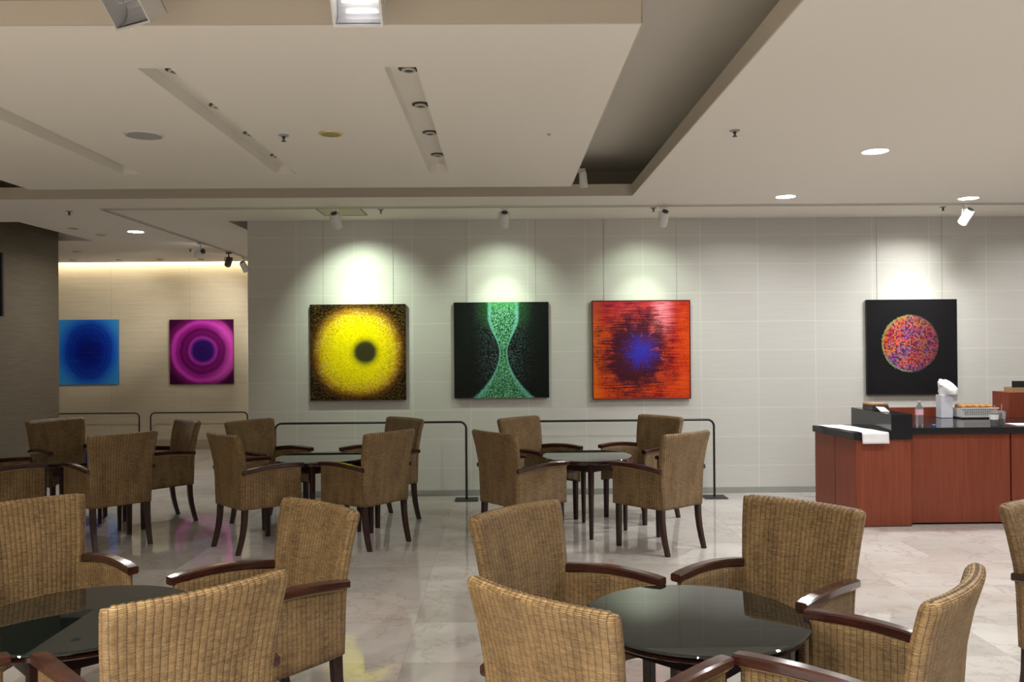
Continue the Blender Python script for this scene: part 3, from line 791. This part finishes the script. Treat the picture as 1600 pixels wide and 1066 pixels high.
# ------------------------------------------------------------------ round glass tables
def table(label):
    t = thing('round_table', label, 'table', (0, 0, 0), 0, 'round tables with dark glass tops')
    b = nb(); lathe(b, [(.370, .618), (.377, .621), (.379, .624), (.377, .627), (.371, .630)], seg=96); mesh_obj('glass_top', b, MAT['glass'], t, smooth=20)
    b = nb(); lathe(b, [(.352, .596), (.362, .602), (.362, .6175)], seg=72); mesh_obj('table_board', b, MAT['wood'], t, smooth=30)
    b = nb(); s = .318
    c = [(0, -s), (s, 0), (0, s), (-s, 0)]; wd_ = .011
    for i in range(4):
        p, q = Vector(c[i]), Vector(c[(i+1) % 4]); d = (q-p).normalized(); n = Vector((d.y, -d.x))
        p2, q2 = p+d*.02, q-d*.02
        prism(b, [tuple(p2+n*wd_), tuple(q2+n*wd_), tuple(q2-n*wd_), tuple(p2-n*wd_)], .535, .601)
    mesh_obj('apron', b, MAT['legwood'], t)
    for i, (x, y) in enumerate(c):
        b = nb(); rings = []
        for z, w in ((.60, .027), (.45, .026), (.0, .018)):
            rings.append([b.verts.new((x*(1 if z > .1 else 1.0)+w*math.cos(PI/2*j+.0), y+w*math.sin(PI/2*j+.0), z)) for j in range(4)])
        for A, B in zip(rings, rings[1:]):
            for j in range(4): b.faces.new([A[j], A[(j+1) % 4], B[(j+1) % 4], B[j]])
        b.faces.new(rings[0]); b.faces.new(rings[-1])
        bmesh.ops.bevel(b, geom=[e for e in b.edges], offset=.003, segments=1, affect='EDGES')
        mesh_obj('leg', b, MAT['legwood'], t)
    return t
TB = [(.70, 7.035, 'round dark glass table in front of the red painting'), (-1.53, 7.09, 'round dark glass table in front of the yellow ring painting'),
      (-3.58, 7.20, 'dim round dark glass table near the brown column'), (.648, 2.868, 'large near round dark glass table at the lower right'),
      (-1.46, 2.95, 'near round dark glass table at the lower left')]
ft = table(TB[0][2]); ft.location = (TB[0][0], TB[0][1], 0)
for x, y, l in TB[1:]: copy_thing(ft, (x, y, 0), 0, l)

# ------------------------------------------------------------------ service counter
t = thing('cabinet', 'narrow reddish-brown counter cabinet at the left end under the white cloth', 'cabinet', (3.2, 7.4, 0), 0, 'counter cabinets')
def rel(poly, o=(3.2, 7.4)): return [(a-o[0], c-o[1]) for a, c in poly]
b = nb(); prism(b, rel([(2.985, 7.075), (3.445, 7.085), (3.445, 7.88), (2.885, 7.72)]), .0, .737); mesh_obj('carcass', b, MAT['kick'], t)
b = nb(); prism(b, rel([(2.972, 7.058), (3.442, 7.066), (3.442, 7.085), (2.972, 7.075)]), .006, .735, .0015); mesh_obj('front_panel', b, MAT['veneer'], t)
def sidep(a, c):
    p = lambda s, off: (lerp(2.970, 2.873, s)-off, lerp(7.060, 7.725, s)-off*.15)
    return rel([p(a, 0), p(c, 0), (p(c, 0)[0]+.016, p(c, 0)[1]+.002), (p(a, 0)[0]+.016, p(a, 0)[1]+.002)])
b = nb(); prism(b, sidep(.0, .485), .006, .735, .001); mesh_obj('side_panel', b, MAT['veneer'], t)
b = nb(); prism(b, sidep(.495, 1.), .006, .735, .001); mesh_obj('side_panel', b, MAT['veneer'], t)
def cabinet(x0, x1, y, label):
    t = thing('cabinet', label, 'cabinet', (x0, y, 0), 0, 'counter cabinets')
    w = x1-x0
    b = nb(); box(b, .0, w, .035, 1.05, .0, .772); mesh_obj('carcass', b, MAT['kick'], t)
    b = nb(); box(b, .003, w-.003, .0, .03, .018, .770, .0015); mesh_obj('front_panel', b, MAT['veneer'], t)
cabinet(3.447, 4.318, 7.125, 'wide reddish-brown counter cabinet in the middle of the counter front')
cabinet(4.326, 5.30, 7.125, 'reddish-brown counter cabinet at the right edge of the photo')
b = nb(); prism(b, [(2.950, 7.035), (3.262, 7.040), (3.262, 7.80), (2.852, 7.735)], .739, .795, .003)
tag(mesh_obj('worktop', b, MAT['granite']), 'black stone worktop under the white cloth at the counter end', 'worktop', 'black stone worktops')
b = nb(); box(b, 3.450, 5.34, 7.095, 8.20, .774, .828, .003)
tag(mesh_obj('worktop', b, MAT['granite']), 'long black stone worktop carrying the bottle and cups', 'worktop', 'black stone worktops')
b = nb(); box(b, 3.265, 3.446, 7.045, 7.86, .739, .948, .003)
tag(mesh_obj('stone_plinth', b, MAT['granite']), 'raised black stone block on the counter right of the white cloth', 'block')
b = nb(); box(b, 3.45, 4.62, 8.202, 8.225, 0, .915, .002)
tag(mesh_obj('splash_board', b, MAT['veneer']), 'low reddish-brown board rising behind the worktop', 'board')
t = thing('counter_box', 'reddish-brown box cabinet standing on the worktop at the right edge', 'box cabinet', (5.02, 7.95, .828))
b = nb(); box(b, -.24, .24, -.05, .22, 0, .243, .002); mesh_obj('body', b, MAT['veneer'], t)
t = thing('coin_tray', 'small tan wooden tray on the box cabinet at the right edge', 'tray', (4.99, 7.97, 1.0715))
b = nb(); box(b, -.16, .16, -.05, .09, 0, .008); 
for a in ((-.16, -.152, -.05, .09), (.152, .16, -.05, .09), (-.152, .152, -.05, -.042), (-.152, .152, .082, .09)): box(b, *a, .008, .045)
mesh_obj('tray_body', b, MAT['card'], t)
b = nb(); box(b, 4.88, 5.05, 7.95, 8.02, 1.080, 1.175, .004); tag(mesh_obj('black_box', b, MAT['black']), 'small black box standing in the tan tray', 'box')
# cloth over the worktop end
b = nb(); rows = []
for i in range(25):
    s = i/24
    if s < .80: yy = lerp(7.70, 7.031, s/.80); zz = .7975
    else: yy = 7.030-.003*math.sin(s*20); zz = lerp(.7965, .705, (s-.8)/.2)
    row = []
    for j in range(13):
        q = j/12; xl = lerp(2.875, 3.012, min(1, s/.8)); xr = lerp(3.12, 3.238, min(1, s/.8))
        z2 = zz+(.0015*(1+math.sin(j*1.9+i*.8)) if s < .79 else 0); row.append(b.verts.new((lerp(xl, xr, q), yy-(.003+.002*math.sin(j*1.3) if s > .79 else 0), z2)))
    rows.append(row)
for A, B in zip(rows, rows[1:]):
    for j in range(12): b.faces.new([A[j], A[j+1], B[j+1], B[j]])
bmesh.ops.recalc_face_normals(b, faces=b.faces); bmesh.ops.solidify(b, geom=b.faces[:], thickness=-.002)
tag(mesh_obj('cloth', b, MAT['cloth'], smooth='all'), 'white cloth lying over the end of the black worktop', 'cloth')
# things on the raised block
b = nb(); box(b, 3.27, 3.42, 7.42, 7.62, .949, .995, .003); tag(mesh_obj('dark_box', b, MAT['carddark']), 'dark flat box lying on the raised black block', 'box')
b = nb(); prism(b, [(3.268, 7.40), (3.425, 7.44), (3.415, 7.63), (3.262, 7.60)], .9965, 1.012, .003); tag(mesh_obj('paper_bag', b, MAT['card']), 'folded brown paper bag on top of the dark box', 'bag')
b = nb(); vs = [b.verts.new(v) for v in ((3.285, 7.28, .952), (3.35, 7.25, .952), (3.36, 7.38, .985), (3.29, 7.40, .990))]; b.faces.new(vs); bmesh.ops.solidify(b, geom=b.faces[:], thickness=.002)
tag(mesh_obj('napkin', b, MAT['paperw']), 'folded white napkin leaning on the dark box', 'napkin')
# bottle
ZW = .829
t = thing('water_bottle', 'clear plastic water bottle with a pink label on the counter', 'bottle', (3.60, 7.24, ZW))
b = nb(); lathe(b, [(.028, 0), (.032, .006), (.0315, .03), (.033, .05), (.0315, .07), (.033, .11), (.033, .145), (.026, .168), (.013, .188), (.012, .200)], seg=28); mesh_obj('bottle_body', b, MAT['pet'], t, smooth=40)
b = nb(); lathe(b, [(.0335, .098), (.0335, .145)], seg=28); mesh_obj('label', b, MAT['pinklab'], t, smooth=40)
b = nb(); lathe(b, [(.0145, .198), (.0145, .214), (.012, .217)], seg=20); mesh_obj('cap', b, MAT['greycap'], t, smooth=40)
b = nb(); lathe(b, [(.018, 0), (.019, .004), (.018, .014), (.012, .018)], (3.70, 7.19, ZW), 20); tag(mesh_obj('bottle_cap', b, MAT['bluecap'], smooth=40), 'small blue cap lying beside the water bottle', 'cap')
# carton with plastic bag
t = thing('milk_carton', 'tall pale carton standing at the back of the counter', 'carton', (4.23, 8.02, ZW))
b = nb(); box(b, -.057, .057, -.05, .05, 0, .215, .004); mesh_obj('carton_body', b, MAT['carton'], t)
b = nb(); prism(b, [(-.057, -.05), (.057, -.05), (.057, .05), (-.057, .05)], .215, .218); mesh_obj('carton_top', b, MAT['paperw'], t)
b = nb()
r_ = bmesh.ops.create_icosphere(b, subdivisions=4, radius=.105)
from mathutils import noise as mn
for v in b.verts:
    p = v.co.copy(); k = 1+.22*mn.noise(p*14)+.08*mn.noise(p*40)
    v.co = Vector((p.x*.86*k, p.y*.6*k, p.z*1.0*k))
    if v.co.z > .03: v.co.x -= (v.co.z-.03)*.9
    if v.co.z < -.045: v.co.z = -.045+(v.co.z+.045)*.1
for v in b.verts: v.co += Vector((4.268, 8.01, ZW+.262))
lathe(b, [(.018, 0), (.024, .02), (.018, .05), (.008, .058)], (4.205, 8.01, ZW+.30), 16)
tag(mesh_obj('plastic_bag', b, MAT['bag'], smooth='all'), 'crumpled white plastic bag on top of the pale carton', 'bag')
# tray, basket, pastries
t = thing('black_tray', 'black tray under the white basket', 'tray', (4.50, 8.0, ZW))
b = nb(); box(b, -.19, .18, -.13, .13, 0, .012, .004); mesh_obj('tray_base', b, MAT['black'], t)
t = thing('white_basket', 'white perforated basket filled with brown pastries', 'basket', (4.50, 8.0, ZW+.0125))
b = nb()
for a in ((-.17, .165, -.11, -.102), (-.17, .165, .102, .11), (-.17, -.162, -.102, .102), (.157, .165, -.102, .102)): box(b, *a, 0, .082)
box(b, -.162, .157, -.102, .102, 0, .006); mesh_obj('basket_body', b, MAT['white'], t)
b = nb(); box(b, -.18, .175, -.12, -.1101, .078, .088, .002); box(b, -.18, .175, .1101, .12, .078, .088, .002); mesh_obj('rim', b, MAT['white'], t)
b = nb()
for i in range(14): box(b, -.145+i*.021, -.133+i*.021, -.1115, -.1102, .018, .062)
mesh_obj('slots', b, MAT['grille'], t)
b = nb(); box(b, -.158, .153, -.098, .098, .0065, .052, .006); mesh_obj('paper_liner', b, MAT['card'], t)
k = 0
for j in range(1):
    for i in range(5):
        k += 1
        b = nb(); bmesh.ops.create_icosphere(b, subdivisions=2, radius=1)
        for v in b.verts:
            n_ = 1+.12*mn.noise(v.co*3+Vector((i, j, 0)))
            v.co = Vector((v.co.x*.0305*n_, v.co.y*.09*n_, v.co.z*.028*n_))
        o = mesh_obj('pastry', b, MAT['pastry'], smooth='all', loc=(4.50-.128+i*.0625, 8.0, ZW+.0125+.006+.062+.028))
        tag(o, '%s of the five brown pastries in the white basket' % ('leftmost', 'second from left', 'middle one', 'fourth from left', 'rightmost')[i], 'pastry', 'pastries in the white basket')
# cups
def cup(x, y, label, band):
    t = thing('iced_coffee_cup', label, 'cup', (x, y, ZW), 0, 'iced coffee cups')
    b = nb(); lathe(b, [(.027, 0), (.0275, .003), (.036, .085), (.037, .098), (.0365, .098)], seg=26); mesh_obj('cup_body', b, MAT['pet'], t, smooth=40)
    b = nb(); lathe(b, [(.0262, .002), (.032, .052)], seg=26); mesh_obj('coffee', b, MAT['coffee'], t, smooth=40)
    if band: b = nb(); lathe(b, [(.0345, .050), (.0375, .094)], seg=26); mesh_obj('paper_sleeve', b, MAT['paperw'], t, smooth=40)
    b = nb(); lathe(b, [(.038, .097), (.036, .106), (.020, .118)], seg=26); mesh_obj('lid', b, MAT['pet'], t, smooth=40)
    b = nb(); tube(b, [(.0, 0, .03), (.006, 0, .175)], .0035, 8); mesh_obj('straw', b, MAT['straw'], t)
cup(4.255, 7.25, 'iced coffee cup with a white sleeve and pink straw', True)
cup(4.365, 7.33, 'iced coffee cup without sleeve beside the sleeved one', False)
b = nb(); box(b, 4.43, 4.75, 7.18, 7.38, ZW, ZW+.004, .001); tag(mesh_obj('paper_sheet', b, MAT['paperw']), 'white sheet of paper on the worktop right of the cups', 'paper')
